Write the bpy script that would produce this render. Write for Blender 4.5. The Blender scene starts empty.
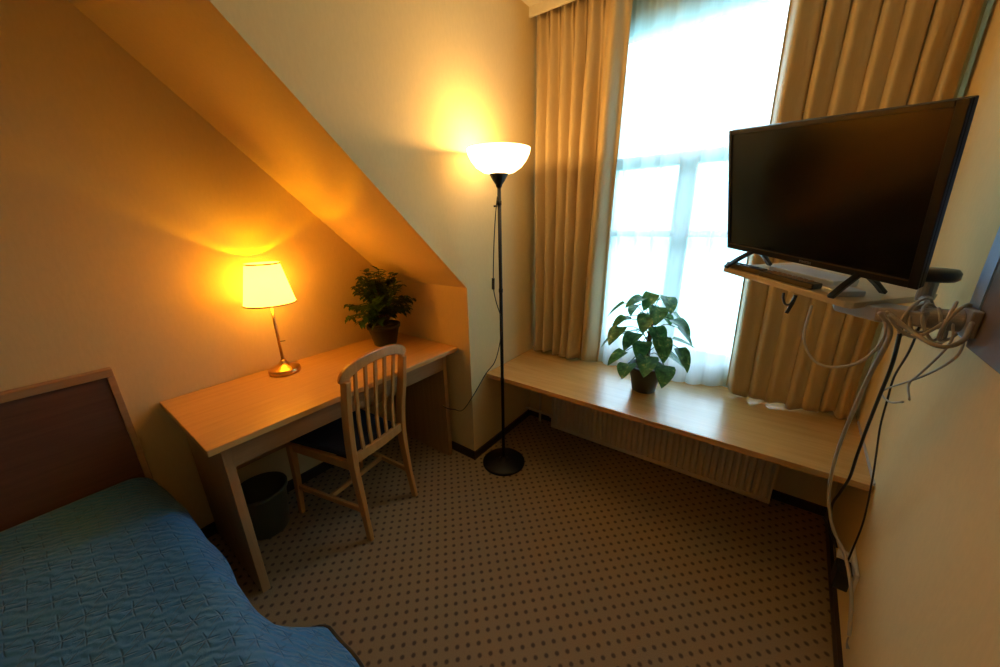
import bpy, bmesh, math, random
from mathutils import Vector, Matrix
from math import sin, cos, pi, sqrt, radians as R
random.seed(7)
scene = bpy.context.scene
COL = scene.collection
BASE = {}

# ------------------------------------------------------------------ helpers
def mobj(name, bm, mat, parent=None, smooth=False, bevel=0, kind=None, label=None, seg=2):
    me = bpy.data.meshes.new(name)
    bmesh.ops.recalc_face_normals(bm, faces=bm.faces[:])
    bm.to_mesh(me); bm.free()
    o = bpy.data.objects.new(name, me); COL.objects.link(o)
    if mat: me.materials.append(mat)
    if smooth:
        for p in me.polygons: p.use_smooth = True
    if bevel:
        b = o.modifiers.new('bevel', 'BEVEL'); b.width = bevel; b.segments = seg
        b.limit_method = 'ANGLE'; b.angle_limit = R(40)
    if parent is not None:
        o.parent = parent
        if parent.name in BASE: o.matrix_parent_inverse = BASE[parent.name]
    if kind: o['kind'] = kind
    if label: o['label'] = label
    return o

def thing(name, label, cat, loc=(0, 0, 0), group=None):
    """Empty at the base of a thing; its parts are modelled in world coordinates."""
    o = bpy.data.objects.new(name, None); COL.objects.link(o)
    o.location = loc; o.empty_display_size = .05
    o['label'] = label; o['category'] = cat
    if group: o['group'] = group
    BASE[o.name] = Matrix.Translation(Vector(loc)).inverted()
    return o

def tag(o, label, cat, group=None):
    o['label'] = label; o['category'] = cat
    if group: o['group'] = group
    return o

def box(bm, a, b, M=None):
    vs = []
    for z in (a[2], b[2]):
        for x, y in ((a[0], a[1]), (b[0], a[1]), (b[0], b[1]), (a[0], b[1])):
            v = Vector((x, y, z)); vs.append(bm.verts.new(M @ v if M else v))
    for f in ((0, 3, 2, 1), (4, 5, 6, 7), (0, 1, 5, 4), (1, 2, 6, 5), (2, 3, 7, 6), (3, 0, 4, 7)):
        bm.faces.new([vs[i] for i in f])
    return bm

def prism(bm, pts, z0, z1, M=None):
    T = (lambda v: M @ Vector(v)) if M else (lambda v: Vector(v))
    lo = [bm.verts.new(T((p[0], p[1], z0))) for p in pts]
    hi = [bm.verts.new(T((p[0], p[1], z1))) for p in pts]
    n = len(pts)
    bm.faces.new(lo[::-1]); bm.faces.new(hi)
    for i in range(n): bm.faces.new([lo[i], lo[(i+1) % n], hi[(i+1) % n], hi[i]])
    return bm

def lathe(bm, prof, c=(0, 0, 0), n=40, closed=False):
    rings = []
    for r, z in prof:
        if r < 1e-5: rings.append([bm.verts.new((c[0], c[1], c[2]+z))])
        else: rings.append([bm.verts.new((c[0]+r*cos(2*pi*i/n), c[1]+r*sin(2*pi*i/n), c[2]+z)) for i in range(n)])
    pr = list(zip(rings, rings[1:]))
    if closed: pr.append((rings[-1], rings[0]))
    for a, b in pr:
        for i in range(n):
            j = (i+1) % n
            if len(a) == 1 and len(b) == 1: continue
            if len(a) == 1: bm.faces.new([a[0], b[i], b[j]])
            elif len(b) == 1: bm.faces.new([a[i], a[j], b[0]])
            else: bm.faces.new([a[i], a[j], b[j], b[i]])
    return bm

def catmull(pts, k=6):
    P = [Vector(p) for p in pts]; P = [P[0]*2-P[1]] + P + [P[-1]*2-P[-2]]
    out = []
    for i in range(1, len(P)-2):
        for j in range(k):
            t = j/k; a, b, c, d = P[i-1:i+3]
            out.append(.5*((2*b)+(c-a)*t+(2*a-5*b+4*c-d)*t*t+(3*b-a-3*c+d)*t**3))
    out.append(P[-2]); return out

def sweep(bm, pts, ra, rb=None, side=None, n=8, square=False, taper=None):
    """tube along pts; ra = half size along 'side', rb = the other half size"""
    pts = [Vector(p) for p in pts]; rb = rb if rb is not None else ra
    rings = []; prev = None
    for i, p in enumerate(pts):
        t = (pts[min(i+1, len(pts)-1)] - pts[max(i-1, 0)]).normalized()
        s = Vector(side) if side is not None else (prev if prev is not None else (Vector((0, 0, 1)) if abs(t.z) < .9 else Vector((1, 0, 0))))
        s = (s - t*s.dot(t)).normalized(); prev = s
        u = t.cross(s)
        k = taper(i/(len(pts)-1)) if taper else 1
        if square: offs = [(-1, -1), (1, -1), (1, 1), (-1, 1)]
        else: offs = [(cos(2*pi*j/n), sin(2*pi*j/n)) for j in range(n)]
        rings.append([bm.verts.new(p + s*(ra*k*a) + u*(rb*k*b)) for a, b in offs])
    m = len(rings[0])
    for a, b in zip(rings, rings[1:]):
        for i in range(m): bm.faces.new([a[i], a[(i+1) % m], b[(i+1) % m], b[i]])
    bm.faces.new(rings[0][::-1]); bm.faces.new(rings[-1])
    return bm

def cyl(bm, a, b, r, n=20, r2=None):
    a = Vector(a); b = Vector(b); r2 = r if r2 is None else r2
    t = (b-a).normalized(); s = t.orthogonal().normalized(); u = t.cross(s)
    A = [bm.verts.new(a+(s*cos(2*pi*i/n)+u*sin(2*pi*i/n))*r) for i in range(n)]
    B = [bm.verts.new(b+(s*cos(2*pi*i/n)+u*sin(2*pi*i/n))*r2) for i in range(n)]
    for i in range(n): bm.faces.new([A[i], A[(i+1) % n], B[(i+1) % n], B[i]])
    bm.faces.new(A[::-1]); bm.faces.new(B); return bm

NB = bmesh.new
def sstep(a, b, x):
    t = max(0, min(1, (x-a)/(b-a))); return t*t*(3-2*t)

# ------------------------------------------------------------------ materials
class N:
    def __init__(s, name):
        s.m = bpy.data.materials.new(name); s.m.use_nodes = True
        s.t = s.m.node_tree; s.n = s.t.nodes; s.n.clear()
        s.out = s.n.new('ShaderNodeOutputMaterial')
    def new(s, ty, **kw):
        o = s.n.new(ty)
        for k, v in kw.items():
            if k.startswith('i_'):
                o.inputs[k[2:].replace('_', ' ')].default_value = v
            else: setattr(o, k, v)
        return o
    def link(s, a, b): s.t.links.new(a, b)
    def math(s, op, a, b=None, c=None):
        o = s.n.new('ShaderNodeMath'); o.operation = op
        for i, v in enumerate((a, b, c)):
            if v is None: continue
            if isinstance(v, (int, float)): o.inputs[i].default_value = v
            else: s.link(v, o.inputs[i])
        return o.outputs[0]
    def coord(s, which='Object', scale=(1, 1, 1), rot=(0, 0, 0)):
        tc = s.new('ShaderNodeTexCoord'); mp = s.new('ShaderNodeMapping')
        mp.inputs['Scale'].default_value = scale; mp.inputs['Rotation'].default_value = rot
        s.link(tc.outputs[which], mp.inputs[0]); return mp.outputs[0]
    def noise(s, vec, scale, detail=3, rough=.5, dist=0):
        o = s.new('ShaderNodeTexNoise'); o.inputs['Scale'].default_value = scale
        o.inputs['Detail'].default_value = detail; o.inputs['Roughness'].default_value = rough
        o.inputs['Distortion'].default_value = dist
        s.link(vec, o.inputs['Vector']); return o.outputs['Fac']
    def ramp(s, fac, stops):
        o = s.new('ShaderNodeValToRGB'); e = o.color_ramp.elements
        while len(e) < len(stops): e.new(.5)
        for el, (p, c) in zip(e, stops): el.position = p; el.color = (*c, 1)
        s.link(fac, o.inputs[0]); return o.outputs[0]
    def mix(s, fac, a, b):
        o = s.new('ShaderNodeMix'); o.data_type = 'RGBA'
        if isinstance(fac, (int, float)): o.inputs[0].default_value = fac
        else: s.link(fac, o.inputs[0])
        for v, i in ((a, 6), (b, 7)):
            if isinstance(v, tuple): o.inputs[i].default_value = (*v, 1)
            else: s.link(v, o.inputs[i])
        return o.outputs[2]
    def bump(s, h, strength=.3, dist=.002):
        o = s.new('ShaderNodeBump'); o.inputs['Strength'].default_value = strength
        o.inputs['Distance'].default_value = dist; s.link(h, o.inputs['Height']); return o.outputs[0]
    def bsdf(s, color, rough=.5, metal=0, normal=None, **kw):
        o = s.new('ShaderNodeBsdfPrincipled')
        if isinstance(color, tuple): o.inputs['Base Color'].default_value = (*color, 1)
        else: s.link(color, o.inputs['Base Color'])
        if isinstance(rough, (int, float)): o.inputs['Roughness'].default_value = rough
        else: s.link(rough, o.inputs['Roughness'])
        o.inputs['Metallic'].default_value = metal
        for k, v in kw.items(): o.inputs[k.replace('_', ' ')].default_value = v
        if normal: s.link(normal, o.inputs['Normal'])
        return o.outputs[0]
    def done(s, sh): s.link(sh, s.out.inputs['Surface']); return s.m

def plain(name, c, rough=.5, metal=0, nz=.08, nscale=40, **kw):
    n = N(name); v = n.coord()
    f = n.noise(v, nscale, 2)
    col = n.mix(f, tuple(x*(1-nz) for x in c), tuple(min(1, x*(1+nz)) for x in c))
    return n.done(n.bsdf(col, rough, metal, **kw))

def wood(name, c1, c2, axis='y', rough=.4, scale=1, spec=.5, coat=0):
    n = N(name); st = {'x': (1.2, 22, 22), 'y': (22, 1.2, 22), 'z': (22, 22, 1.2)}[axis]
    v = n.coord('Object', tuple(a*scale for a in st))
    a = n.noise(v, 1.6, 6, .6, .6); b = n.noise(v, 7, 3, .6)
    f = n.math('ADD', n.math('MULTIPLY', a, .75), n.math('MULTIPLY', b, .25))
    col = n.ramp(f, [(.3, c1), (.7, c2)])
    return n.done(n.bsdf(col, rough, normal=n.bump(b, .08, .001), Specular_IOR_Level=spec, Coat_Weight=coat, Coat_Roughness=.22))

def wallpaper(name, c):
    n = N(name); v = n.coord('Object', (1, 1, .35))
    f = n.noise(v, 90, 4, .6); g = n.noise(v, 7, 2)
    col = n.mix(f, tuple(x*.92 for x in c), tuple(min(1, x*1.06) for x in c))
    col = n.mix(n.math('MULTIPLY', g, .25), col, tuple(x*.93 for x in c))
    return n.done(n.bsdf(col, .75, normal=n.bump(f, .25, .002), Specular_IOR_Level=.25))

def carpet_mat():
    n = N('dotted_carpet'); tc = n.new('ShaderNodeTexCoord'); sp = n.new('ShaderNodeSeparateXYZ')
    n.link(tc.outputs['Object'], sp.inputs[0])
    def cell(v, off):
        return n.math('SUBTRACT', n.math('FRACT', n.math('ADD', n.math('DIVIDE', v, .054), off)), .5)
    def dot(o, rad, soft):
        # dots on a body centred lattice; a dot sits at (1.046, .947)
        a = cell(sp.outputs[0], .5-(1.046/.054 % 1)+o); b = cell(sp.outputs[1], .5-(.947/.054 % 1)+o)
        d = n.math('SQRT', n.math('ADD', n.math('MULTIPLY', a, a), n.math('MULTIPLY', b, b)))
        mr = n.new('ShaderNodeMapRange'); mr.inputs[1].default_value = rad; mr.inputs[2].default_value = rad+soft
        mr.inputs[3].default_value = 1; mr.inputs[4].default_value = 0
        n.link(d, mr.inputs[0]); return mr.outputs[0]
    D = n.math('MULTIPLY', n.math('MAXIMUM', dot(0, .09, .10), dot(.5, .09, .10)), .85)
    v = n.coord()
    f = n.noise(v, 260, 3, .7); g = n.noise(v, 1.4, 3)
    base = n.mix(f, (.23, .165, .095), (.41, .32, .20))
    base = n.mix(n.math('MULTIPLY', g, .35), base, (.24, .15, .09))
    col = n.mix(D, base, n.mix(f, (.045, .035, .04), (.085, .065, .06)))
    return n.done(n.bsdf(col, .95, normal=n.bump(f, .6, .004), Specular_IOR_Level=.1))

def quilt_mat():
    n = N('quilted_blue_cotton')
    tc = n.new('ShaderNodeTexCoord'); wob = n.new('ShaderNodeTexNoise')
    wob.inputs['Scale'].default_value = 7; n.link(tc.outputs['UV'], wob.inputs['Vector'])
    add = n.new('ShaderNodeVectorMath', operation='MULTIPLY_ADD')
    n.link(wob.outputs['Color'], add.inputs[0]); add.inputs[1].default_value = (.035, .035, 0)
    n.link(tc.outputs['UV'], add.inputs[2])
    sp = n.new('ShaderNodeSeparateXYZ'); n.link(add.outputs[0], sp.inputs[0])
    P = .082
    def star(o):
        a = n.math('SUBTRACT', n.math('FRACT', n.math('ADD', n.math('DIVIDE', sp.outputs[0], P), o)), .5)
        b = n.math('SUBTRACT', n.math('FRACT', n.math('ADD', n.math('DIVIDE', sp.outputs[1], P), o)), .5)
        r = n.math('SQRT', n.math('ADD', n.math('MULTIPLY', a, a), n.math('MULTIPLY', b, b)))
        th = n.math('ARCTAN2', b, a)
        # eight rays: distance to the nearest ray ~ r*|sin(4 th)|/4
        d = n.math('MULTIPLY', r, n.math('ABSOLUTE', n.math('SINE', n.math('MULTIPLY', th, 3))))
        ray = n.new('ShaderNodeMapRange'); ray.inputs[1].default_value = 0; ray.inputs[2].default_value = .09
        ray.inputs[3].default_value = 1; ray.inputs[4].default_value = 0; n.link(d, ray.inputs[0])
        fall = n.new('ShaderNodeMapRange'); fall.inputs[1].default_value = .20; fall.inputs[2].default_value = .36
        fall.inputs[3].default_value = 1; fall.inputs[4].default_value = 0; n.link(r, fall.inputs[0])
        return n.math('MULTIPLY', ray.outputs[0], fall.outputs[0])
    s = n.math('MAXIMUM', star(0), star(.5))
    mp = n.new('ShaderNodeMapping'); mp.inputs['Rotation'].default_value = (0, 0, .7)
    n.link(tc.outputs['UV'], mp.inputs[0])
    wv = n.new('ShaderNodeTexWave'); wv.wave_profile = 'SIN'
    wv.inputs['Scale'].default_value = 14; wv.inputs['Distortion'].default_value = 7; wv.inputs['Detail'].default_value = 2
    wv.inputs['Detail Scale'].default_value = 1.2
    n.link(mp.outputs[0], wv.inputs['Vector'])
    cr = n.noise(tc.outputs['UV'], 28, 5, .65, 1.0)
    h = n.math('ADD', n.math('MULTIPLY', s, -1.0), n.math('ADD', n.math('MULTIPLY', wv.outputs['Fac'], .55), n.math('MULTIPLY', cr, .9)))
    col = n.mix(cr, (.032, .165, .40), (.045, .22, .50))
    col = n.mix(n.math('MULTIPLY', s, .35), col, (.02, .10, .22))
    return n.done(n.bsdf(col, .7, normal=n.bump(h, .65, .006), Specular_IOR_Level=.25, Sheen_Weight=.15))

def curtain_mat():
    n = N('tan_satin_curtain'); v = n.coord('Object', (1, 1, .15))
    f = n.noise(v, 160, 3, .6)
    col = n.mix(f, (.52, .37, .17), (.60, .44, .22))
    a = n.bsdf(col, .5, normal=n.bump(f, .1, .001), Specular_IOR_Level=.4, Sheen_Weight=.15)
    tr = n.new('ShaderNodeBsdfTranslucent'); tr.inputs[0].default_value = (.5, .36, .18, 1)
    mx = n.new('ShaderNodeMixShader'); mx.inputs[0].default_value = .06
    n.link(a, mx.inputs[1]); n.link(tr.outputs[0], mx.inputs[2]); return n.done(mx.outputs[0])

def sheer_mat():
    n = N('sheer_voile'); v = n.coord('Object', (1, 1, .05))
    f = n.noise(v, 120, 2)
    t = n.new('ShaderNodeBsdfTransparent'); t.inputs[0].default_value = (.88, .97, 1, 1)
    tl = n.new('ShaderNodeBsdfTranslucent'); tl.inputs[0].default_value = (.78, .92, .97, 1)
    d = n.new('ShaderNodeBsdfDiffuse'); d.inputs[0].default_value = (.78, .90, .95, 1)
    m1 = n.new('ShaderNodeMixShader'); m1.inputs[0].default_value = .15
    n.link(tl.outputs[0], m1.inputs[1]); n.link(d.outputs[0], m1.inputs[2])
    # a woven net closes up where it is seen edge-on
    lw = n.new('ShaderNodeLayerWeight'); lw.inputs[0].default_value = .45
    fac = n.math('ADD', .60, n.math('ADD', n.math('MULTIPLY', lw.outputs['Facing'], .45), n.math('MULTIPLY', f, .08)))
    m2 = n.new('ShaderNodeMixShader'); n.link(fac, m2.inputs[0])
    n.link(t.outputs[0], m2.inputs[1]); n.link(m1.outputs[0], m2.inputs[2]); return n.done(m2.outputs[0])

def shade_mat(name, tint, em, strength, tl=.5, thru=.3):
    n = N(name); v = n.coord(); f = n.noise(v, 60, 3)
    d = n.bsdf(n.mix(f, tuple(x*.95 for x in tint), tint), .6)
    t = n.new('ShaderNodeBsdfTranslucent'); t.inputs[0].default_value = (*tint, 1)
    m = n.new('ShaderNodeMixShader'); m.inputs[0].default_value = tl
    n.link(d, m.inputs[1]); n.link(t.outputs[0], m.inputs[2])
    e = n.new('ShaderNodeEmission'); e.inputs[0].default_value = (*em, 1); e.inputs[1].default_value = strength
    tp = n.new('ShaderNodeBsdfTransparent'); tp.inputs[0].default_value = (*tint, 1)
    m3 = n.new('ShaderNodeMixShader'); m3.inputs[0].default_value = thru
    n.link(m.outputs[0], m3.inputs[1]); n.link(tp.outputs[0], m3.inputs[2])
    a = n.new('ShaderNodeAddShader'); n.link(m3.outputs[0], a.inputs[0]); n.link(e.outputs[0], a.inputs[1])
    return n.done(a.outputs[0])

def leaf_mat(name, dark, light, vari):
    n = N(name); v = n.coord('Object')
    f = n.noise(v, 35, 3, .6, .5)
    col = n.ramp(f, [(.35, dark), (.58, light), (.72, vari)])
    a = n.bsdf(col, .35, Specular_IOR_Level=.5)
    t = n.new('ShaderNodeBsdfTranslucent'); n.link(col, t.inputs[0])
    m = n.new('ShaderNodeMixShader'); m.inputs[0].default_value = .25
    n.link(a, m.inputs[1]); n.link(t.outputs[0], m.inputs[2]); return n.done(m.outputs[0])

def glass_mat():
    n = N('window_glass')
    t = n.new('ShaderNodeBsdfTransparent'); t.inputs[0].default_value = (.95, .98, .98, 1)
    g = n.new('ShaderNodeBsdfGlossy'); g.inputs['Roughness'].default_value = .02
    m = n.new('ShaderNodeMixShader'); fr = n.new('ShaderNodeFresnel'); fr.inputs[0].default_value = 1.3
    n.link(fr.outputs[0], m.inputs[0]); n.link(t.outputs[0], m.inputs[1]); n.link(g.outputs[0], m.inputs[2])
    return n.done(m.outputs[0])

M_wall = wallpaper('cream_wallpaper', (.74, .575, .285))
M_ceil = plain('ceiling_paint', (.78, .70, .52), .8)
M_carpet = carpet_mat(); M_quilt = quilt_mat(); M_curt = curtain_mat(); M_sheer = sheer_mat()
M_bench = wood('oak_laminate_bench', (.50, .27, .075), (.66, .39, .13), 'x', .26, coat=1, spec=.8)
M_desk = wood('oak_laminate_desk', (.54, .30, .09), (.68, .42, .14), 'y', .38, coat=.2)
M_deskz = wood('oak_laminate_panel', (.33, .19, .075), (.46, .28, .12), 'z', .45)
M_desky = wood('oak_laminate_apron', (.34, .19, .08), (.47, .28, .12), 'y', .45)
M_chair = wood('beech_chair', (.45, .21, .055), (.59, .30, .085), 'z', .35, coat=.2)
M_headp = wood('walnut_panel', (.11, .045, .027), (.19, .08, .045), 'y', .4)
M_headf = wood('oak_frame', (.36, .20, .09), (.48, .28, .13), 'y', .4)
M_dark = plain('dark_skirting', (.035, .022, .016), .5)
M_black = plain('black_plastic', (.012, .012, .013), .35)
M_blackm = plain('black_enamel', (.006, .006, .007), .45, Specular_IOR_Level=.3)
M_screen = plain('dark_screen', (.006, .006, .007), .16, Specular_IOR_Level=.6)
M_white = plain('white_plastic', (.72, .70, .66), .45)
M_rad = plain('radiator_enamel', (.62, .54, .42), .4)
M_brass = plain('brushed_brass', (.72, .45, .16), .28, 1)
M_grey = plain('grey_metal', (.36, .34, .32), .45, .3)
M_silver = plain('silver_plastic', (.55, .58, .62), .35, .2)
M_beigeshelf = wood('pale_shelf', (.55, .45, .30), (.66, .56, .40), 'x', .45)
M_cord = plain('ivory_cord', (.42, .385, .33), .5)
M_greycord = plain('grey_cord', (.30, .27, .23), .5)
M_navy = plain('navy_fabric', (.016, .020, .036), .85, nz=.3, nscale=300)
M_pot = plain('dark_pot', (.015, .015, .018), .4)
M_soil = plain('potting_soil', (.05, .03, .018), .95, nz=.6, nscale=200)
M_bin = plain('bin_plastic', (.07, .085, .06), .4)
M_leaf = leaf_mat('pothos_leaf', (.02, .10, .03), (.07, .24, .07), (.38, .46, .16))
M_leaf2 = leaf_mat('shrub_leaf', (.015, .055, .012), (.05, .13, .025), (.13, .19, .05))
M_stem = plain('brown_stem', (.07, .045, .02), .8)
M_fshade = shade_mat('lit_opal_glass', (.85, .82, .75), (1, .70, .34), 2.6, .6, .12)
M_tshade = shade_mat('lit_fabric_shade', (.9, .75, .45), (1, .47, .05), 6.0, .6, .38)
M_pvc = plain('white_window_frame', (.75, .78, .78), .4)
M_board = plain('brown_wall_plate', (.12, .08, .055), .5)
M_edgedaylight = plain('plate_edge_painted_daylight', (.36, .52, .80), .4)  # blue daylight from the window is put into the strip's base colour
M_button = plain('remote_buttons', (.30, .18, .10), .5)

# ------------------------------------------------------------------ room shell
XW, YK, YW, YG, HC = .687, 1.629, 2.295, 2.42, 2.572
KH, SL = 1.097, .9536
YS = YK - (HC-KH)/SL                 # where the slope meets the ceiling
Y0 = -1.7
def rx(y): return 2.4395 + .0534*(y-2.2948)      # face of the right wall
def st(name, bm, m, **k): return mobj(name, bm, m, kind='structure', **k)

st('floor', box(NB(), (-.1, Y0-.1, -.1), (2.75, 2.8, 0)), M_carpet)
st('ceiling', box(NB(), (-.1, Y0-.1, HC), (2.75, 2.8, HC+.1)), M_ceil)
st('wall_left', box(NB(), (-.1, Y0-.1, 0), (0, 2.8, HC)), M_wall)
st('wall_back', box(NB(), (0, Y0-.1, 0), (2.75, Y0, HC)), M_wall)
bm = NB(); prism(bm, [(rx(Y0), Y0), (rx(Y0)+.25, Y0), (2.75, 2.8), (rx(2.8), 2.8)], 0, HC)
st('wall_right', bm, M_wall)
# sloping roof underside with the short knee wall: one solid block
bm = NB()
MX = Matrix(((0, 0, 1, 0), (1, 0, 0, 0), (0, 1, 0, 0), (0, 0, 0, 1)))      # (y,z,x) -> (x,y,z)
prism(bm, [(YK, 0), (YK, KH), (YS, HC), (YW+.2, HC), (YW+.2, 0)], 0, XW, MX)
st('wall_slope', bm, M_wall)
# window wall: low part under the bench, recessed part with the opening
WX0, WX1, WZ0, WZ1 = 1.10, 2.26, .63, 2.44
bm = NB(); box(bm, (XW, YW, 0), (2.6, YG+.12, .515)); st('wall_window', bm, M_wall)
bm = NB()
for a, b in (((XW, YG, .515), (WX0, YG+.3, HC)), ((WX1, YG, .515), (2.6, YG+.3, HC)), ((WX0, YG, .515), (WX1, YG+.3, WZ0)), ((WX0, YG, WZ1), (WX1, YG+.3, HC))):
    box(bm, a, b)
st('wall_window_recess', bm, M_wall)
# window
bm = NB(); y0, y1 = YG+.04, YG+.10; fw = .07
for a, b in (((WX0, WZ0), (WX0+fw, WZ1)), ((WX1-fw, WZ0), (WX1, WZ1)), ((WX0+fw, WZ0), (WX1-fw, WZ0+.06)), ((WX0+fw, WZ1-fw), (WX1-fw, WZ1)),
             ((1.52, WZ0+fw), (1.60, 1.72)), ((WX0+fw, 1.72), (WX1-fw, 1.78)), ((WX0+fw, 1.34), (1.52, 1.375)), ((1.60, 1.34), (WX1-fw, 1.375))):
    box(bm, (a[0], y0, a[1]), (b[0], y1, b[1]))
win = st('window_1', bm, M_pvc)
mobj('pane', box(NB(), (WX0+.02, y0+.025, WZ0+.02), (WX1-.02, y0+.031, WZ1-.02)), glass_mat(), win)
bm = NB(); cyl(bm, (1.56, y0-.02, 1.2), (1.56, y0, 1.2), .012); box(bm, (1.55, y0-.035, 1.1), (1.57, y0-.02, 1.21)); mobj('window_handle', bm, M_pvc, win)
# pelmet over the curtains
st('trim_1', box(NB(), (XW, 2.250, HC-.048), (rx(2.25), 2.262, HC)), M_ceil)
# skirting
bm = NB(); box(bm, (0, Y0, 0), (.012, YK-.012, .06)); st('baseboard_left', bm, M_dark)
bm = NB(); box(bm, (0, YK-.012, 0), (XW+.012, YK, .055)); st('baseboard_knee', bm, M_dark)
bm = NB(); box(bm, (XW, YK, 0), (XW+.012, YW-.012, .05)); st('baseboard_cheek', bm, M_dark)
bm = NB(); box(bm, (XW+.0, YW-.012, 0), (rx(YW)-.0, YW, .05)); st('baseboard_window', bm, M_dark)
bm = NB(); prism(bm, [(rx(Y0)-.012, Y0), (rx(Y0), Y0), (rx(YW-.012), YW-.012), (rx(YW-.012)-.012, YW-.012)], 0, .05); st('baseboard_right', bm, M_dark)

# ------------------------------------------------------------------ bench under the window
BZ, BF = .5418, 1.77
bm = NB(); prism(bm, [(XW+.001, BF), (rx(BF)-.001, BF), (rx(YG)-.001, YG-.001), (XW+.001, YG-.001)], BZ-.028, BZ)
bench = thing('window_bench', 'long light oak window bench spanning the wall below the curtains', 'bench', (1.55, 2.1, .515))
mobj('bench_top', bm, M_bench, bench, bevel=.003)
bm = NB(); prism(bm, [(rx(BF)-.006, BF+.002), (rx(BF)-.001, BF+.002), (rx(2.28)-.001, 2.28), (rx(2.28)-.006, 2.28)], BZ, BZ+.010)
mobj('edge_trim', bm, M_silver, bench, label='grey sealing strip at the right wall')
# ------------------------------------------------------------------ radiator
rad = thing('panel_radiator', 'cream ribbed panel radiator under the window bench', 'radiator', (1.56, 2.25, .02))
bm = NB(); x0, x1 = .94, 2.187; nr = 38; pts = [(x0, 2.26)]
for i in range(nr):
    a = x0+(x1-x0)*i/nr; w = (x1-x0)/nr
    pts += [(a, 2.203), (a+w*.22, 2.197), (a+w*.62, 2.197), (a+w*.84, 2.208)]
pts += [(x1, 2.203), (x1, 2.26)]
prism(bm, pts, .05, .46); mobj('ribbed_panel', bm, M_rad, rad)
bm = NB(); box(bm, (x0-.002, 2.195, .02), (x1+.002, 2.262, .05)); box(bm, (x0-.002, 2.195, .46), (x1+.002, 2.262, .485)); mobj('rail', bm, M_rad, rad, bevel=.004)
bm = NB(); box(bm, (x0-.012, 2.192, .022), (x0-.002, 2.264, .482)); mobj('side_cover', bm, M_rad, rad, bevel=.003)
bm = NB(); box(bm, (x1+.002, 2.192, .022), (x1+.012, 2.264, .482)); mobj('side_cover', bm, M_rad, rad, bevel=.003)
bm = NB()
mobj('bracket', box(bm, (1.2, 2.262, .3), (1.23, YW, .36)), M_rad, rad)
mobj('bracket', box(NB(), (1.9, 2.262, .3), (1.93, YW, .36)), M_rad, rad)
hp = thing('heating_pipe', 'thin cream heating pipes in the corner left of the radiator', 'pipe', (.8, 2.25, 0))
bm = NB(); cyl(bm, (.805, 2.25, .002), (.805, 2.25, .51), .009); mobj('riser', bm, M_rad, hp, smooth=True)
bm = NB(); cyl(bm, (.69, 2.235, .085), (.927, 2.235, .085), .008); mobj('branch_pipe', bm, M_rad, hp, smooth=True)
bm = NB(); cyl(bm, (.90, 2.235, .085), (.915, 2.235, .085), .014); mobj('valve', bm, M_rad, hp, smooth=True)

# ------------------------------------------------------------------ curtains
def curtain(name, xt, xb, yc, amp, n, z0, z1, mat, label, cat, seed, sharp=.42, flare=None, thick=.002, cols=260, rows=44, phase=0, endlift=0):
    rnd = random.Random(seed)
    ws = [q*rnd.uniform(.85, 1.15) for q in n]; n = len(ws); tot = sum(ws); cum = [0]
    for w in ws: cum.append(cum[-1]+w/tot)
    am = [rnd.uniform(.65, 1.2) for _ in range(n+1)]
    bm = NB(); grid = []
    for j in range(rows+1):
        v = j/rows; z = z1+(z0-z1)*v; row = []
        for i in range(cols+1):
            u = i/cols; k = max(q for q in range(n) if cum[q] <= u+1e-9) if u < 1 else n-1
            t = (u-cum[k])/(cum[k+1]-cum[k]); a = am[k]*(1-t)+am[k+1]*t
            ph = 2*pi*t+phase
            x = (xt[0]+(xt[1]-xt[0])*u)*(1-v) + (xb[0]+(xb[1]-xb[0])*u)*v
            g = (.55+.6*sstep(0, .35, v))
            pin = 1-sstep(0, .10, v)
            dy = a*amp*g*(cos(ph)+sharp*cos(2*ph+.6+seed)) + pin*amp*.3*cos(2*pi*t*3)
            dx = -a*amp*g*.55*sin(ph)*sin(pi*min(1, max(0, u)))**.3
            drift = .012*sin(3*v+7*u+seed) + .006*sin(9*v+13*u)
            yy = yc+dy+drift*(.3+v)
            zz = z
            if flare: yy, zz = flare(u, v, yy, zz)
            row.append(bm.verts.new((x+dx, yy, zz)))
        grid.append(row)
    for j in range(rows):
        for i in range(cols): bm.faces.new([grid[j][i], grid[j][i+1], grid[j+1][i+1], grid[j+1][i]])
    o = mobj(name, bm, mat, smooth=True)
    if thick:
        s = o.modifiers.new('thickness', 'SOLIDIFY'); s.thickness = thick; s.offset = 0
    tag(o, label, cat); return o

def fl(u, v, y, z):
    k = sstep(.93, 1, v); return y-.012*k, z+.010*k*(1+sin(31*u))
curtain('curtain', (.700, 1.245), (.722, 1.195), 2.300, .032, [1.1, .8, 1, .75, 1.1, 1.9], BZ+.003, HC-.02, M_curt,
        'tan satin curtain on the left side of the window, beside the floor lamp', 'curtain', 3, flare=fl)
curtain('curtain', (1.875, 2.415), (1.915, 2.405), 2.300, .033, [1.7, 1, 1.2, .8, 1.1, .9, .8], BZ+.003, HC-.02, M_curt,
        'tan satin curtain on the right side of the window, behind the television', 'curtain', 11, flare=fl)
def fs(u, v, y, z):
    k = sstep(.80, 1, v); return y-.11*k*(.7+.3*sin(9*u+1))*max(0, sin(pi*(.9*u+.05)))**.6, z
curtain('sheer_curtain', (1.14, 2.0), (1.12, 1.99), 2.388, .012, [1]*9, BZ+.003, HC-.02, M_sheer,
        'translucent white voile curtain hanging between the two tan curtains', 'curtain', 5, flare=fs, thick=0, sharp=.1)
rail = mobj('curtain_rail', box(NB(), (XW+.002, 2.27, HC-.018), (rx(2.3)-.002, 2.39, HC)), M_white); tag(rail, 'white ceiling rail hidden behind the pelmet above the curtains', 'rail')

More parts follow.
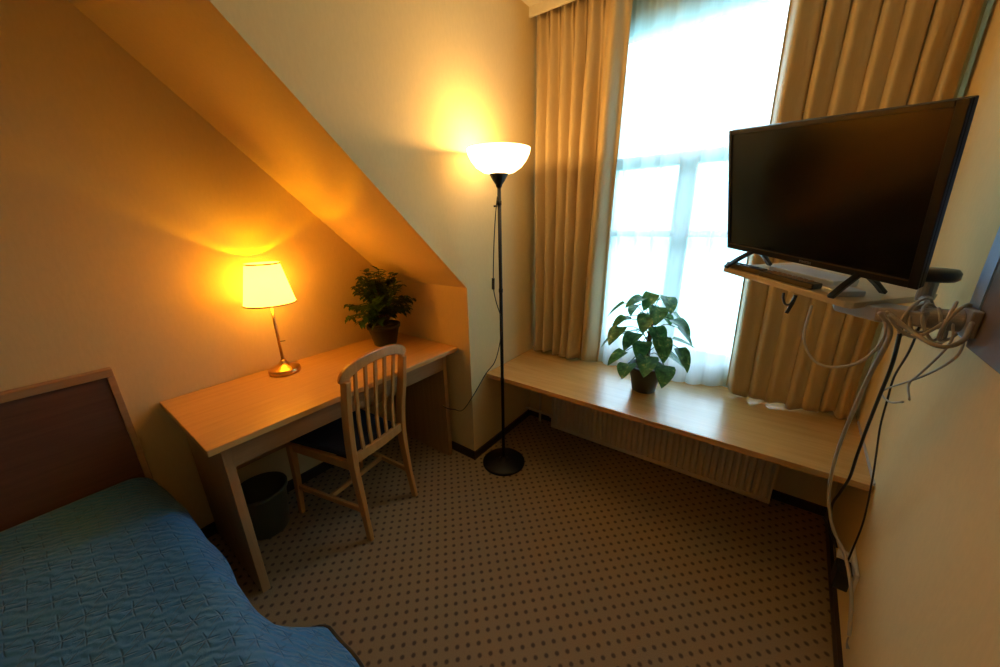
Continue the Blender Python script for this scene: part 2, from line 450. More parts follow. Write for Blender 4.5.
# ------------------------------------------------------------------ desk
DW, DY0, DY1, DH = .598, .415, 1.622, .74
desk = thing('writing_desk', 'light oak writing desk standing in the alcove under the slope', 'desk', (.3, 1.02, 0))
mobj('desktop', box(NB(), (.003, DY0, DH-.025), (DW, DY1, DH)), M_desk, desk, bevel=.003)
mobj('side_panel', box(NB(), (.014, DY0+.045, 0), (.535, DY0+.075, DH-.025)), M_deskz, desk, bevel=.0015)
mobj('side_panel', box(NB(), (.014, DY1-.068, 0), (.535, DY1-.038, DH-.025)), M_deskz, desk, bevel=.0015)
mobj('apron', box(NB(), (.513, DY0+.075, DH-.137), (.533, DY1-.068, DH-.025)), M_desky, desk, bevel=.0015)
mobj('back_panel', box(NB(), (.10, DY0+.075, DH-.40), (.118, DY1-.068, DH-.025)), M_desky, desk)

# ------------------------------------------------------------------ chair (built at the origin facing +X, then turned)
def build_chair():
    t = thing('dining_chair', 'beech chair with slatted back and navy seat, pulled up to the desk', 'chair', (0, 0, 0))
    BASE.pop(t.name)
    for s in (-1, 1):
        pts = catmull([(.0-.035, s*.160, 0), (-.012, s*.155, .20), (.004, s*.156, .40), (-.004, s*.160, .55), (-.026, s*.167, .70), (-.046, s*.166, .836)], 5)
        bm = sweep(NB(), pts, .0125, .019, side=(0, 1, 0), square=True, taper=lambda q: .82+.3*sstep(0, .45, q)-.12*sstep(.6, 1, q))
        mobj('rear_leg', bm, M_chair, t, bevel=.004)
    for s in (-1, 1):
        bm = sweep(NB(), [(.425, s*.195, 0), (.412, s*.190, .22), (.405, s*.188, .42)], .015, .017, side=(0, 1, 0), square=True, taper=lambda q: .75+.35*q)
        mobj('front_leg', bm, M_chair, t, bevel=.004)
    pts = [(-.043-.006*cos(pi*k/24-pi/2), -.172*cos(pi*k/24), .832+.062*sin(pi*k/24)**.75) for k in range(0, 25)]
    mobj('crest_rail', sweep(NB(), pts, .0235, .0115, side=(0, 0, 1), square=True), M_chair, t, bevel=.005)
    mobj('lower_back_rail', sweep(NB(), [(.0, -.155, .437), (-.008, 0, .437), (.0, .155, .437)], .024, .009, side=(0, 0, 1), square=True), M_chair, t, bevel=.003)
    for k in range(5):
        b = (k-2)*.052; zt = .832+.055*sqrt(max(0, 1-(b*1.10/.172)**2))
        pts = catmull([(-.004, b*.93, .45), (-.006, b*.97, .58), (-.024, b*1.05, .72), (-.044, b*1.08, zt-.01)], 5)
        mobj('slat', sweep(NB(), pts, .0085, .0055, side=(0, 1, 0), square=True), M_chair, t, bevel=.0025)
    # seat frame and cushion
    for s in (-1, 1):
        mobj('seat_rail', sweep(NB(), [(.0, s*.158, .405), (.405, s*.186, .405)], .022, .010, side=(0, 0, 1), square=True), M_chair, t, bevel=.003)
    mobj('front_rail', sweep(NB(), [(.405, -.18, .405), (.405, .18, .405)], .022, .010, side=(0, 0, 1), square=True), M_chair, t, bevel=.003)
    bm = prism(NB(), [(.018, -.145), (.42, -.190), (.435, -.17), (.44, 0), (.435, .17), (.42, .190), (.018, .145)], .423, .452)
    mobj('seat', bm, M_navy, t, bevel=.012, smooth=True, seg=4)
    for s in (-1, 1):
        mobj('stretcher', sweep(NB(), [(-.016, s*.156, .165), (.413, s*.191, .165)], .013, .008, side=(0, 0, 1), square=True), M_chair, t, bevel=.003)
    mobj('stretcher', sweep(NB(), [(.20, -.168, .165), (.20, .168, .165)], .012, .008, side=(0, 0, 1), square=True), M_chair, t, bevel=.003)
    t.location = (.612, 1.028, 0); t.rotation_euler = (0, 0, math.atan2(-.157, -.988))
    return t
build_chair()

# ------------------------------------------------------------------ waste bin
bn = thing('waste_bin', 'dull green plastic waste bin under the desk, left of the chair', 'bin', (.185, .628, 0))
bm = lathe(NB(), [(0, .002), (.085, .002), (.088, .008), (.108, .225), (.112, .228), (.112, .234), (.104, .234), (.084, .012), (0, .012)], (.185, .628, 0), 36)
mobj('bin_body', bm, M_bin, bn, smooth=True)
bm = lathe(NB(), [(.1085, .216), (.115, .219), (.116, .237), (.1085, .239)], (.185, .628, 0), 36, closed=True); mobj('rim', bm, M_bin, bn, smooth=True)

# ------------------------------------------------------------------ table lamp
LX, LY = .116, .872
tl = thing('table_lamp', 'lit table lamp with cream cone shade and brass foot on the desk', 'lamp', (LX, LY, DH))
bm = lathe(NB(), [(0, 0), (.068, 0), (.071, .006), (.071, .020), (.066, .026), (.045, .032), (.024, .044), (.014, .058), (.011, .066), (0, .067)], (LX, LY, DH), 48)
mobj('base', bm, M_brass, tl, smooth=True)
bm = NB(); cyl(bm, (LX, LY, DH+.06), (LX, LY, 1.13), .0065); mobj('stem', bm, M_brass, tl, smooth=True)
bm = lathe(NB(), [(0, 1.125), (.017, 1.125), (.017, 1.165), (0, 1.165)], (LX, LY, 0), 20); mobj('socket', bm, M_brass, tl, smooth=True)
bm = NB(); cyl(bm, (LX, LY, DH+.16), (LX+.014, LY+.024, DH+.16), .002, 8); mobj('switch', bm, M_black, tl)
bm = lathe(NB(), [(.108, 1.092), (.070, 1.280), (.068, 1.280), (.106, 1.092)], (LX, LY, 0), 56, closed=True)
sh = mobj('lamp_shade', bm, M_tshade, tl, smooth=True)
M_trim = plain('shade_trim', (.75, .55, .25), .7)
for r, z in ((.1085, 1.092), (.0706, 1.276)):
    bm = lathe(NB(), [(r, z-.002), (r+.0015, z-.002), (r+.0015, z+.005), (r, z+.005)], (LX, LY, 0), 56, closed=True); mobj('shade_trim', bm, M_trim, sh)
bm = NB()
for a in range(3):
    d = Vector((cos(a*2.094), sin(a*2.094), 0)); cyl(bm, Vector((LX, LY, 1.255))+d*.016, Vector((LX, LY, 1.262))+d*.068, .0012, 6)
lathe(bm, [(.014, 1.252), (.018, 1.252), (.018, 1.256), (.014, 1.256)], (LX, LY, 0), 16, closed=True)
mobj('shade_frame', bm, M_brass, sh)
def bulb_mat(c, s):
    n = N('lit_bulb'); e = n.new('ShaderNodeEmission'); e.inputs[0].default_value = (*c, 1); e.inputs[1].default_value = s; return n.done(e.outputs[0])
bm = lathe(NB(), [(0, 1.165), (.012, 1.165), (.016, 1.18), (.024, 1.20), (.022, 1.218), (.012, 1.229), (0, 1.232)], (LX, LY, 0), 20)
b = mobj('bulb', bm, bulb_mat((1, .45, .08), 10), tl, smooth=True)

# ------------------------------------------------------------------ floor lamp
FX, FY = .862, 1.7025
flp = thing('floor_lamp', 'tall black floor lamp with lit white bowl shade before the bench', 'lamp', (FX, FY, 0))
bm = lathe(NB(), [(0, 0), (.126, 0), (.130, .004), (.130, .014), (.124, .020), (.04, .024), (.022, .032), (.013, .045), (0, .046)], (FX, FY, 0), 56)
mobj('base', bm, M_blackm, flp, smooth=True)
bm = NB(); cyl(bm, (FX, FY, .04), (FX, FY, 1.61), .0095, 20)
mobj('pole', bm, M_blackm, flp, smooth=True)
for z in (.56, 1.08, 1.52):
    bm = NB(); cyl(bm, (FX, FY, z), (FX, FY, z+.02), .0115, 20); mobj('pole_joint', bm, M_blackm, flp, smooth=True)
bm = NB(); cyl(bm, (FX-.01, FY-.005, 1.515), (FX-.026, FY-.012, 1.515), .005, 10); mobj('switch', bm, M_black, flp)
bm = lathe(NB(), [(0, 1.60), (.012, 1.60), (.016, 1.612), (.030, 1.632), (.045, 1.658), (.046, 1.664), (0, 1.664)], (FX, FY, 0), 40); mobj('holder_cone', bm, M_blackm, flp, smooth=True)
prof = [(.040, 1.660), (.075, 1.668), (.110, 1.690), (.134, 1.720), (.148, 1.748), (.153, 1.770), (.149, 1.770), (.144, 1.750), (.130, 1.724), (.107, 1.695), (.073, 1.673), (.038, 1.666)]
bm = lathe(NB(), prof, (FX, FY, 0), 56, closed=True); mobj('lamp_shade', bm, M_fshade, flp, smooth=True)
bm = lathe(NB(), [(0, 1.664), (.016, 1.664), (.018, 1.690), (.028, 1.715), (.028, 1.73), (.016, 1.75), (0, 1.754)], (FX, FY, 0), 20)
mobj('bulb', bm, bulb_mat((1, .62, .25), 10), flp, smooth=True)
pts = catmull([(.86, 1.690, 1.56), (.845, 1.688, 1.45), (.832, 1.688, 1.30), (.824, 1.688, 1.12), (.838, 1.688, 1.036), (.878, 1.684, .92), (.858, 1.684, .78), (.82, 1.684, .67), (.775, 1.66, .60), (.73, 1.60, .48), (.70, 1.53, .40), (.66, 1.50, .405), (.63, 1.48, .41), (.60, 1.46, .43)], 6)
c = mobj('power_cord', sweep(NB(), pts, .0028, n=6), M_black, flp, smooth=True)
bm = sweep(NB(), [(.826, 1.686, 1.155), (.824, 1.686, 1.125), (.824, 1.686, 1.095)], .009, .007, n=8); mobj('inline_switch', bm, M_black, c)

# ------------------------------------------------------------------ plants
def add_leaf(bm, base, d, up, L, Wd, curl, lobes=False, fold=.25):
    d = d.normalized(); side = d.cross(up).normalized(); up = side.cross(d).normalized()
    n = 7; rows = []
    for i in range(n+1):
        t = i/n
        prof = (sin(pi*min(1, t*.97+.03)**.62))**.8 if 0 < t < 1 else .02
        if lobes: prof *= (1 if i % 2 else .62)
        w = Wd*.5*prof
        c = base + d*(L*t*(1-.12*curl*t)) - up*(L*curl*t*t*.6)
        row = [c+side*(s*w)+up*(abs(s)*w*fold) - d*(abs(s)*w*.35*(1-t)) for s in (-1, -.5, 0, .5, 1)]
        rows.append([bm.verts.new(p) for p in row])
    for a, b in zip(rows, rows[1:]):
        for k in range(4): bm.faces.new([a[k], a[k+1], b[k+1], b[k]])

def pot(t, c, rb, rt, h, mat):
    bm = lathe(NB(), [(0, 0), (rb-.004, 0), (rb, .004), (rt-.006, h-.022), (rt-.006, h-.02), (rt+.002, h-.018), (rt+.003, h), (rt-.004, h), (rt-.012, h-.03), (rb-.006, .008), (0, .008)], c, 40)
    p = mobj('pot', bm, mat, t, smooth=True)
    bm = lathe(NB(), [(0, h-.022), (rt*.5, h-.02), (rt-.012, h-.026), (rt-.012, h-.034), (0, h-.034)], c, 32)
    for v in bm.verts: v.co.z += random.uniform(-.002, .003)
    mobj('soil', bm, M_soil, t)

# pothos on the bench
PC = Vector((1.548, 2.085, BZ+.0005)); rnd = random.Random(4)
pp = thing('potted_plant', 'variegated broad-leaved plant in a black pot on the window bench', 'plant', PC)
pot(pp, PC, .060, .090, .148, M_pot)
bm = NB(); cyl(bm, PC+Vector((0, 0, .10)), PC+Vector((.004, 0, .47)), .014, 12, .011); mobj('moss_pole', bm, M_stem, pp)
bl, bs = NB(), NB()
# azimuth (deg), start height, reach, end height, leaf length
spec = [(200, .30, .13, .36, .115), (235, .22, .17, .27, .12), (185, .18, .16, .20, .125), (215, .16, .12, .14, .12), (250, .25, .10, .24, .12),
        (275, .30, .08, .33, .11), (300, .33, .09, .37, .115), (330, .28, .13, .32, .11), (0, .25, .16, .27, .12), (345, .20, .15, .19, .125),
        (310, .22, .12, .24, .125), (290, .16, .12, .15, .13), (265, .20, .07, .20, .12), (320, .15, .15, .12, .13), (20, .30, .12, .33, .10),
        (160, .30, .10, .35, .11), (120, .26, .10, .30, .11), (60, .28, .11, .31, .11), (90, .32, .07, .38, .10), (245, .33, .06, .40, .11),
        (280, .36, .04, .42, .10), (340, .36, .07, .41, .11), (30, .20, .14, .20, .12), (150, .20, .12, .21, .12), (225, .28, .13, .31, .10), (300, .26, .05, .27, .12), (190, .24, .09, .28, .11), (255, .14, .14, .10, .12), (355, .16, .10, .14, .12)]
for az, z0, rch, z1, L in spec:
    az = R(az + rnd.uniform(-8, 8)); h = Vector((cos(az), sin(az), 0))
    rch *= 1.05
    if h.y > 0: rch *= .75
    z0 = z0*1.15+.03; z1 = z1*1.12+.075; L *= 1.14
    a = PC+Vector((0, 0, z0)); e = PC+h*rch+Vector((0, 0, z1))
    mid = (a+e)/2+Vector((0, 0, .035))
    sweep(bs, catmull([a, mid, e], 4), .0022, n=5)
    dr = (h*.75+Vector((rnd.uniform(-.35, .35), rnd.uniform(-.35, .2), rnd.uniform(-.9, -.1))))
    add_leaf(bl, e, dr, Vector((0, 0, 1))+h*.5, L*.92, L*.70, rnd.uniform(.2, .6))
mobj('foliage', bl, M_leaf, pp, smooth=True); mobj('stems', bs, M_leaf2, pp, smooth=True)

# bushy plant on the desk
QC = Vector((.185, 1.425, DH+.0005)); rnd = random.Random(9)
qp = thing('potted_plant', 'bushy dark green plant in a black pot on the desk corner', 'plant', QC)
pot(qp, QC, .065, .095, .125, M_pot)
bl, bs = NB(), NB()
for k in range(54):
    az = rnd.uniform(0, 2*pi); el = rnd.uniform(-.35, 1.45); Rr = rnd.uniform(.12, .18)
    h = Vector((cos(az)*cos(el), sin(az)*cos(el), sin(el)*1.3))
    a = QC+Vector((cos(az)*.02, sin(az)*.02, .12)); e = QC+Vector((0, 0, .235))+h*Rr
    if e.x < .045: e.x = .045+rnd.uniform(0, .02)
    mid = a.lerp(e, .55)+Vector((0, 0, .03)); mid.x = QC.x+(mid.x-QC.x)*.8; mid.y = QC.y+(mid.y-QC.y)*.8
    pts = catmull([a, mid, e], 5); sweep(bs, pts, .0018, n=5)
    for q in range(3, len(pts)):
        p = pts[q]; tdir = (pts[q]-pts[q-1]).normalized()
        for s in (-1, 1):
            sd = tdir.cross(Vector((0, 0, 1))).normalized()*s
            dr = tdir*.55+sd*.8+Vector((0, 0, rnd.uniform(-.5, .15)))
            if p.x+dr.x*.06 < .02: dr.x = abs(dr.x)
            add_leaf(bl, p, dr, Vector((0, 0, 1)), rnd.uniform(.045, .065), rnd.uniform(.028, .04), rnd.uniform(.2, .7), lobes=True)
for b_ in (bl, bs):
    for v in b_.verts:
        v.co.x = max(v.co.x, .012); top = KH+(YK-v.co.y)*SL-.015
        if v.co.z > top: v.co.z = top-.01
        if v.co.y > YK-.012: v.co.y = YK-.012
mobj('foliage', bl, M_leaf2, qp, smooth=True); mobj('stems', bs, M_stem, qp, smooth=True)

# ------------------------------------------------------------------ bed
HB1 = .318
bed = thing('single_bed', 'single bed with brown panelled wooden headboard against the left wall', 'bed', (1.0, -.14, 0))
bm = NB(); box(bm, (.001, -.68, 0), (.038, -.65, .905)); mobj('headboard_post', bm, M_headf, bed, bevel=.002)
bm = NB(); box(bm, (.001, HB1-.020, 0), (.038, HB1, .905)); mobj('headboard_post', bm, M_headf, bed, bevel=.002)
bm = NB(); box(bm, (.001, -.68, .905), (.040, HB1, .935)); mobj('headboard_rail', bm, M_headf, bed, bevel=.003)
mobj('headboard_panel', box(NB(), (.003, -.65, .18), (.030, HB1-.020, .905)), M_headp, bed, label='darker reddish brown panel')
mobj('bed_base', box(NB(), (.040, -.60, .12), (2.02, .285, .30)), M_headf, bed, bevel=.004)
mobj('mattress', box(NB(), (.045, -.585, .30), (2.01, .285, .455)), M_white, bed, bevel=.03)
for x in (.10, 1.94):
    for y in (-.55, .22): mobj('leg', box(NB(), (x-.025, y-.025, 0), (x+.025, y+.025, .12)), M_headf, bed)

# bedspread
def spread_point(x, s):
    """s: 0 at the far (left) edge of the top, 1 the right top edge, 1..2 the side drop"""
    zt = .476+.026*sstep(.16, .42, x)
    puff = .006*sin(x*9)*sin(s*7)
    yr = .35 if x > .4 else .325+.025*sstep(.05, .4, x)
    w = sstep(.97, 1.12, x)*(1-.45*sstep(1.20, 1.7, x))
    r = .085
    if s <= 1:
        y = -.64+(yr-r+.64)*s; return Vector((x, y, zt+puff*(1-s)))
    q = (s-1)                                # metres along the side
    ql = r*pi/2
    if q <= ql:
        a = q/r; tuck = Vector((x, yr-r+r*sin(a), zt-r+r*cos(a)))
        d = q
    else:
        d = q; tuck = Vector((x, yr-(q-ql)*.02+.012*sin(x*11), zt-r-(q-ql)))
    fa = .80                                 # slope of the flared cloth
    dd = min(d, ql*.62); a = dd/r
    fp = Vector((x, yr-r+r*sin(a), zt-r+r*cos(a)))
    if d > ql*.62:
        e = d-ql*.62; fp += Vector((.10*e, cos(fa)*e, -sin(fa)*e*(1-.5*e)))
        fp.z += .010*sin(x*26)*sstep(0, .2, e)
    return tuck.lerp(fp, w)
bm = NB(); uvl = bm.loops.layers.uv.new('UVMap'); xs = [.045+1.98*i/150 for i in range(151)]
ss = [i/36 for i in range(36)] + [1+.275*i/26 for i in range(27)]
arc = [s*.915 if s <= 1 else .915+(s-1) for s in ss]
G = [[bm.verts.new(spread_point(x, s)) for s in ss] for x in xs]
for i in range(len(xs)-1):
    for j in range(len(ss)-1):
        f = bm.faces.new([G[i][j], G[i+1][j], G[i+1][j+1], G[i][j+1]])
        for l, (a, b) in zip(f.loops, ((i, j), (i+1, j), (i+1, j+1), (i, j+1))): l[uvl].uv = (xs[a], arc[b])
me_hem = [G[i][-1].co.copy() for i in range(len(xs)) if xs[i] > 1.0]
sp = mobj('bedspread', bm, M_quilt, smooth=True); tag(sp, 'blue quilted bedspread with dark piping covering the bed', 'bedspread')
so = sp.modifiers.new('thickness', 'SOLIDIFY'); so.thickness = .006; so.offset = -1
mobj('piping', sweep(NB(), me_hem, .0055, n=8), M_black, sp, smooth=True, label='black hem piping')

# ------------------------------------------------------------------ television on its wall shelf
BL = Vector((1.8540, 1.7744, 1.3366)); TW = .547
w = Vector((.75964, -.64048, -.11286)).normalized()
f0 = Vector((-.64460, -.76452, 0)); upv = f0.cross(w); upv = upv if upv.z > 0 else -upv
tilt = R(17)                                   # the set leans forward on its stand
h = (upv*cos(tilt)+f0*sin(tilt)).normalized(); fn = w.cross(h); fn = fn if fn.dot(f0) > 0 else -fn
TH = .389
def frame(o, X, Y, Z): 
    m = Matrix.Identity(4)
    for i, v in enumerate((X, Y, Z)):
        for r_ in range(3): m[r_][i] = v[r_]
    for r_ in range(3): m[r_][3] = o[r_]
    return m
MT = frame(BL, w, fn, h)                       # x along, y towards viewer, z up the screen
MS = frame(BL, w, f0, upv)                     # untilted frame shared with the shelf
c0 = BL+w*(TW/2)-upv*.055
tv = thing('television', 'black flat-screen television standing on the wall-mounted shelf', 'television', c0)
bm = NB(); B = .012
box(bm, (0, -.018, 0), (TW, -.003, TH), MT)
mobj('casing', bm, M_black, tv, bevel=.003)
bm = NB()
for a, b in (((0, 0), (B, TH)), ((TW-B*1.6, 0), (TW, TH)), ((B, 0), (TW-B*1.6, .020)), ((B, TH-B), (TW-B*1.6, TH))):
    box(bm, (a[0], -.003, a[1]), (b[0], .004, b[1]), MT)
bz = mobj('bezel', bm, M_black, tv, bevel=.0015)
mobj('screen', box(NB(), (B, -.003, .020), (TW-B*1.6, .0005, TH-B), MT), M_screen, tv)
bm = box(NB(), (B, .0041, .0175), (TW-B*1.6, .0052, .0195), MT)
mobj('trim_strip', bm, plain('bronze_strip', (.20, .12, .06), .35, .6), bz)
bm = NB(); cxm = TW/2+.012
for k in range(4):
    a = cxm-.016+k*.009
    box(bm, (a, .004, .006), (a+.0018, .0050, .013), MT); box(bm, (a+.0052, .004, .006), (a+.007, .0050, .013), MT)
    box(bm, (a+.0018, .004, .0085 if k % 2 else .0112), (a+.0052, .0050, .0102 if k % 2 else .013), MT)
mobj('logo', bm, plain('logo_grey', (.28, .27, .26), .4), bz, label='small pale maker mark under the screen')
bm = NB(); box(bm, (.06, -.055, .05), (TW-.10, -.0185, TH-.06), MT); mobj('rear_housing', bm, M_black, tv, bevel=.01)
for cx_, s in ((.105, -1), (TW-.125, 1)):
    bm = NB(); P0 = MS @ Vector((cx_, -.015, .012))
    for dy in (.085, -.105):
        e = MS @ Vector((cx_+s*.012, dy, -.0485)); sweep(bm, [P0, P0.lerp(e, .6)+upv*.003, e], .008, .005, side=w, square=True)
    mobj('stand_foot', bm, M_black, tv, bevel=.002)

# mount: board on the wall, arm, shelf, swivel puck
mt = thing('television_wall_mount', 'grey swivel arm with a beige shelf fixed to the right wall', 'wall mount', (2.37, 1.47, 1.18))
sz = -.055
bm = NB(); prism(bm, [(.055, -.27), (.055, .050), (.062, .058), (.455, .058), (.468, .046), (.462, -.27)], sz-.018, sz, MS)
mobj('shelf', bm, M_beigeshelf, mt, bevel=.002)
def wx(y, off): return rx(y)-off
bm = NB(); prism(bm, [(wx(1.08, .03), 1.08), (wx(1.08, .001), 1.08), (wx(1.40, .001), 1.40), (wx(1.40, .03), 1.40)], 1.160, 1.85)
mobj('wall_plate', bm, M_board, mt, bevel=.002, label='dark brown wall plate')
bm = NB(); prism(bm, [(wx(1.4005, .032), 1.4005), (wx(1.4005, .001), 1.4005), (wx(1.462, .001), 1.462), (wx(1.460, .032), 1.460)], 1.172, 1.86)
mobj('plate_edge', bm, M_edgedaylight, mt, label='edge strip of the wall plate with blue window light painted in')
A0 = MS @ Vector((.33, -.17, sz-.040)); A1 = Vector((wx(1.40, .035), 1.40, 1.215))
A0b = MS @ Vector((.44, -.02, sz-.036))
bm = NB(); sweep(bm, [A0, A0b.lerp(A0, .3), A0b.lerp(A1, .35), A1.lerp(A0b, .28)], .020, .045, side=(0, 0, 1), square=True, taper=lambda q: 1.0-.1*q)
mobj('arm', bm, M_grey, mt, bevel=.006)
bm = NB(); cyl(bm, A1.lerp(A0b, .35), A1, .024, 24); mobj('hinge_tube', bm, M_grey, mt, smooth=False, bevel=.003)
bm = NB(); box(bm, (wx(1.40, .048), 1.365, 1.185), (wx(1.40, .032), 1.430, 1.245)); mobj('bracket', bm, M_grey, mt, bevel=.003)
pc = Vector((2.308, 1.52, 1.286))
bm = lathe(NB(), [(0, 0), (.040, 0), (.046, .006), (.046, .020), (.040, .028), (0, .029)], pc, 36); mobj('swivel_disc', bm, M_black, mt, smooth=True, label='round black disc')
bm = NB(); cyl(bm, pc-Vector((0, 0, .05)), pc, .016, 16); sweep(bm, [pc-Vector((0, 0, .04)), A1.lerp(A0b, .3)], .012, n=8); mobj('pivot', bm, M_grey, mt)

# things on the shelf
def on_shelf(name, pts, h0, h1, mat, label, cat):
    o = mobj(name, prism(NB(), pts, sz+h0, sz+h1, MS), mat, bevel=.003); tag(o, label, cat); return o
def bar(cx_, cy_, L, W, a):
    c_, s_ = cos(a), sin(a); return [(cx_+x*c_-y*s_, cy_+x*s_+y*c_) for x, y in ((-L/2, -W/2), (L/2, -W/2), (L/2, W/2), (-L/2, W/2))]
r1 = on_shelf('remote_control', bar(.125, .033, .125, .036, -.10), .0005, .018, M_black, 'plain black remote control at the left front edge of the shelf', 'remote')
for k in range(4):
    mobj('button', prism(NB(), bar(.09+k*.022, .036-k*.002, .012, .014, -.1), sz+.018, sz+.0195, MS), M_blackm, r1)
r2 = on_shelf('remote_control', bar(.275, .030, .165, .040, -.04), .0005, .017, M_black, 'black remote control with brown buttons in the middle of the shelf', 'remote')
for i in range(8):
    for j in range(3):
        mobj('button', prism(NB(), bar(.215+i*.0165, .018+j*.011, .010, .006, -.04), sz+.017, sz+.0195, MS), M_button, r2)
sb = on_shelf('set_top_box', bar(.26, -.075, .20, .10, 0), .0005, .022, M_silver, 'flat silver receiver box lying under the television', 'box')
on_shelf('adapter_box', bar(.405, .0, .055, .075, .2), .0005, .016, M_silver, 'small grey-blue box at the right end of the shelf', 'box')

# ------------------------------------------------------------------ cables
def cable(name, pts, r, mat, label, cat='cable', k=6):
    o = mobj(name, sweep(NB(), catmull(pts, k), r, n=8), mat, smooth=True); tag(o, label, cat); return o
cable('antenna_cable', [[2.207, 1.36, 1.225], [2.236, 1.38, 1.185], [2.247, 1.42, 1.135], [2.254, 1.5, 1.026], [2.263, 1.58, .9], [2.272, 1.66, .699], [2.29, 1.7, .516], [2.32, 1.68, .394], [2.358, 1.62, .338], [2.379, 1.55, .271], [2.383, 1.48, .197], [2.383, 1.46, .173]], .0052, M_cord,
      'thick ivory cable hanging from the arm past the bench to near the floor')
cable('power_cable', [[2.264, 1.434, 1.205], [2.272, 1.436, 1.09], [2.284, 1.497, .976], [2.296, 1.56, .854], [2.308, 1.616, .721], [2.315, 1.645, .619], [2.318, 1.70, .52], [2.322, 1.76, .42], [2.34, 1.77, .33], [2.362, 1.73, .27]], .0042, M_black,
      'thick black cable hanging from the arm down over the bench edge')
cable('signal_cable', [[2.299, 1.45, 1.20], [2.309, 1.50, 1.106], [2.324, 1.60, 1.001], [2.337, 1.642, .912], [2.349, 1.672, .812], [2.359, 1.662, .714], [2.370, 1.663, .623], [2.379, 1.648, .478], [2.376, 1.640, .36], [2.372, 1.632, .287]], .0026, M_black,
      'thin dark wavy cord hanging against the right wall to the sockets')
cable('loop_cable', [[2.10, 1.50, 1.20], [2.093, 1.42, 1.122], [2.131, 1.38, 1.071], [2.192, 1.35, 1.096], [2.224, 1.35, 1.166], [2.216, 1.38, 1.225]], .0032, M_cord,
      'ivory cable hanging in a wide loop beneath the shelf')
cable('loop_cable', [[2.204, 1.27, 1.240], [2.233, 1.234, 1.217], [2.26, 1.184, 1.205], [2.291, 1.202, 1.215], [2.326, 1.30, 1.232]], .0042, M_greycord,
      'grey-brown cable sagging in the lowest loop along the arm')
cable('loop_cable', [[2.207, 1.308, 1.238], [2.24, 1.361, 1.197], [2.269, 1.354, 1.178], [2.3, 1.371, 1.198], [2.334, 1.42, 1.225]], .0034, M_cord,
      'ivory cable making the small loop just under the arm')
cable('thin_cable', [[2.331, 1.393, 1.21], [2.324, 1.353, 1.17], [2.324, 1.441, 1.069], [2.32, 1.47, 1.029], [2.312, 1.405, 1.01]], .0024, M_cord,
      'thin pale cable with its short end dangling below the wall plate')
cable('thin_cable', [[2.339, 1.348, 1.20], [2.327, 1.312, 1.156], [2.330, 1.441, 1.064], [2.325, 1.62, .957], [2.314, 1.61, .939], [2.294, 1.451, .978], [2.274, 1.30, 1.04]], .0024, M_cord,
      'thin pale cable hooking round in front of the dark cords')
# coil wound round the arm
ax = (A1-A0b).normalized(); cc = A1-ax*.055; s1 = ax.orthogonal().normalized(); s2 = ax.cross(s1); pts = []
rnd = random.Random(2); turns = 8
for i in range(turns*14+1):
    a = 2*pi*i/14; q = i/(turns*14); k = int(i/14)
    rr = .040+.008*sin(k*2.1)+.003*sin(a*.37); ofs = Vector((0, 0, -.008+.006*sin(k*1.3)))
    pts.append(cc+ax*(-.045+.085*q+.014*sin(a+k))+(s1*cos(a)+s2*sin(a))*rr+ofs)
o = mobj('coiled_cable', sweep(NB(), pts, .0034, n=6), M_cord, smooth=True); tag(o, 'ivory cable wound in many turns round the arm at the wall', 'cable')
# hook hanging under the shelf
hc = cable('hanging_cord', [(2.034, 1.55, 1.222), (2.036, 1.548, 1.205), (2.043, 1.542, 1.190), (2.053, 1.534, 1.192), (2.058, 1.530, 1.205), (2.060, 1.530, 1.219)], .0032, M_black, 'short black cord loop dangling beneath the left half of the shelf')
bm = sweep(NB(), [(2.062, 1.532, 1.221), (2.058, 1.532, 1.195), (2.050, 1.532, 1.165)], .0045, .0025, side=(1, 0, 0), square=True)
mobj('strap_end', bm, M_black, hc)

# sockets near the floor on the right wall
def on_wall(bm, y0, y1, z0, z1, d0, d1): return prism(bm, [(wx(y0, d1), y0), (wx(y0, d0), y0), (wx(y1, d0), y1), (wx(y1, d1), y1)], z0, z1)
so_ = thing('wall_socket', 'double white wall socket low on the right wall below the bench', 'socket', (2.40, 1.67, .215))
mobj('plate', on_wall(NB(), 1.595, 1.745, .215, .295, .0005, .010), M_white, so_, bevel=.003)
mobj('socket_ring', on_wall(NB(), 1.608, 1.658, .230, .280, .010, .014), M_white, so_, bevel=.003)
mobj('socket_ring', on_wall(NB(), 1.682, 1.732, .230, .280, .010, .014), M_white, so_, bevel=.003)
ad = mobj('power_adapter', on_wall(NB(), 1.60, 1.664, .205, .285, .0145, .055), M_black, bevel=.004); tag(ad, 'black block power adapter plugged in at the wall socket', 'adapter')
pl_ = mobj('plug', on_wall(NB(), 1.688, 1.726, .232, .278, .0145, .045), M_white, bevel=.006); tag(pl_, 'white plug pushed into the window-side half of the wall socket', 'plug')
mobj('cord', sweep(NB(), catmull([(2.352, 1.655, .27), (2.345, 1.70, .305), (2.335, 1.78, .31), (2.33, 1.86, .29)], 6), .003, n=8), M_black, ad, smooth=True)
# bare cable end
bm = NB(); P = [Vector((2.383, 1.46, .168)), Vector((2.381, 1.452, .155)), Vector((2.386, 1.444, .145)), Vector((2.389, 1.452, .135)), Vector((2.385, 1.462, .140)), Vector((2.386, 1.452, .128))]
o = mobj('cable_end', sweep(bm, catmull(P, 5), .0022, n=6), M_greycord, smooth=True); tag(o, 'small twisted bare end of the ivory cable near the skirting', 'cable')

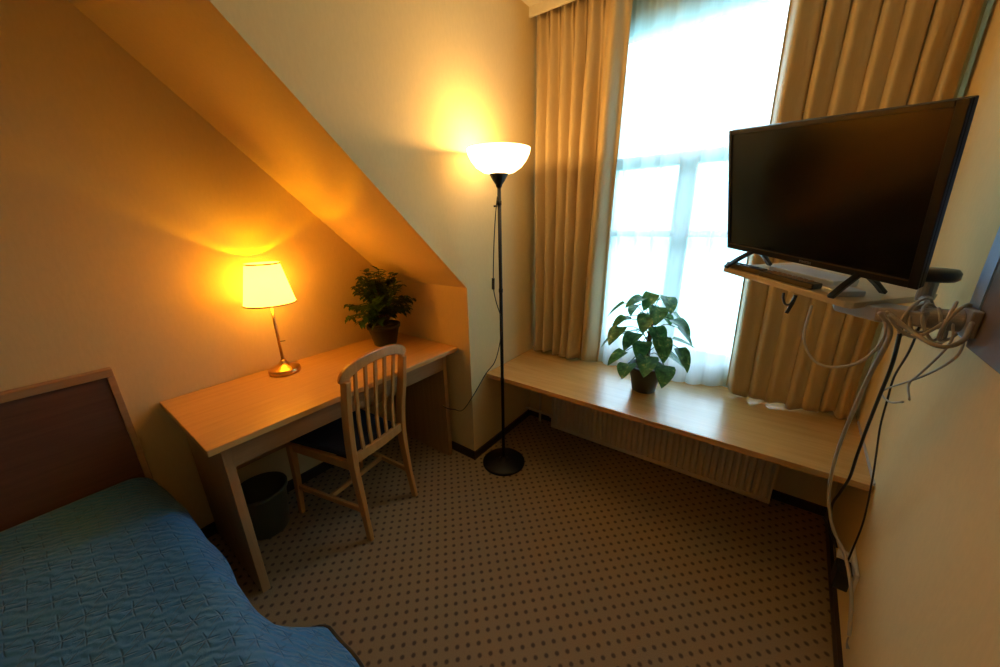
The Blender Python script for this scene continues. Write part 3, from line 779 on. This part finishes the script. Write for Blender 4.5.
# ------------------------------------------------------------------ lights
def point(name, loc, c, e, r):
    l = bpy.data.lights.new(name, 'POINT'); l.color = c; l.energy = e; l.shadow_soft_size = r
    o = bpy.data.objects.new(name, l); COL.objects.link(o); o.location = loc
point('table_lamp_light', (LX, LY, 1.225), (1, .41, .0), 35, .015)
point('floor_lamp_light', (FX, FY, 1.775), (1, .57, .18), 15, .02)
w_ = bpy.data.worlds.new('sky'); scene.world = w_; w_.use_nodes = True
nt = w_.node_tree; bg = nt.nodes['Background']
tc = nt.nodes.new('ShaderNodeTexCoord'); sx = nt.nodes.new('ShaderNodeSeparateXYZ'); rp = nt.nodes.new('ShaderNodeValToRGB')
nt.links.new(tc.outputs['Generated'], sx.inputs[0]); nt.links.new(sx.outputs[2], rp.inputs[0]); nt.links.new(rp.outputs[0], bg.inputs[0])
e = rp.color_ramp.elements; e[0].position = .06; e[0].color = (.17, .35, .40, 1); e[1].position = .22; e[1].color = (.64, .81, 1, 1)
bg.inputs[1].default_value = 14
pl = bpy.data.lights.new('window_portal', 'AREA'); pl.shape = 'RECTANGLE'; pl.size = WX1-WX0; pl.size_y = WZ1-WZ0
pl.cycles.is_portal = True
po = bpy.data.objects.new('window_portal', pl); COL.objects.link(po)
po.location = ((WX0+WX1)/2, YG+.2, (WZ0+WZ1)/2); po.rotation_euler = (-pi/2, 0, 0)

# ------------------------------------------------------------------ camera
cam = bpy.data.cameras.new('camera'); co = bpy.data.objects.new('camera', cam); COL.objects.link(co)
cx, cy, cz, yaw, pit, rol, fpx = 1.9692, .1937, 1.4439, -.6377, -.3077, -.0185, 353.8653
fwd = Vector((sin(yaw)*cos(pit), cos(yaw)*cos(pit), sin(pit)))
rt = Vector((cos(yaw), -sin(yaw), 0)); u = rt.cross(fwd)
r2 = rt*cos(rol)+u*sin(rol); u2 = -rt*sin(rol)+u*cos(rol)
co.matrix_world = frame(Vector((cx, cy, cz)), r2, u2, -fwd)
cam.sensor_fit = 'HORIZONTAL'; cam.sensor_width = 36; cam.lens = 36*fpx/1000; cam.clip_start = .02
scene.camera = co
vs = scene.view_settings; scene.display_settings.display_device = 'sRGB'
vs.view_transform = 'Standard'; vs.look = 'None'; vs.exposure = -.2; vs.gamma = 1; vs.use_curve_mapping = False
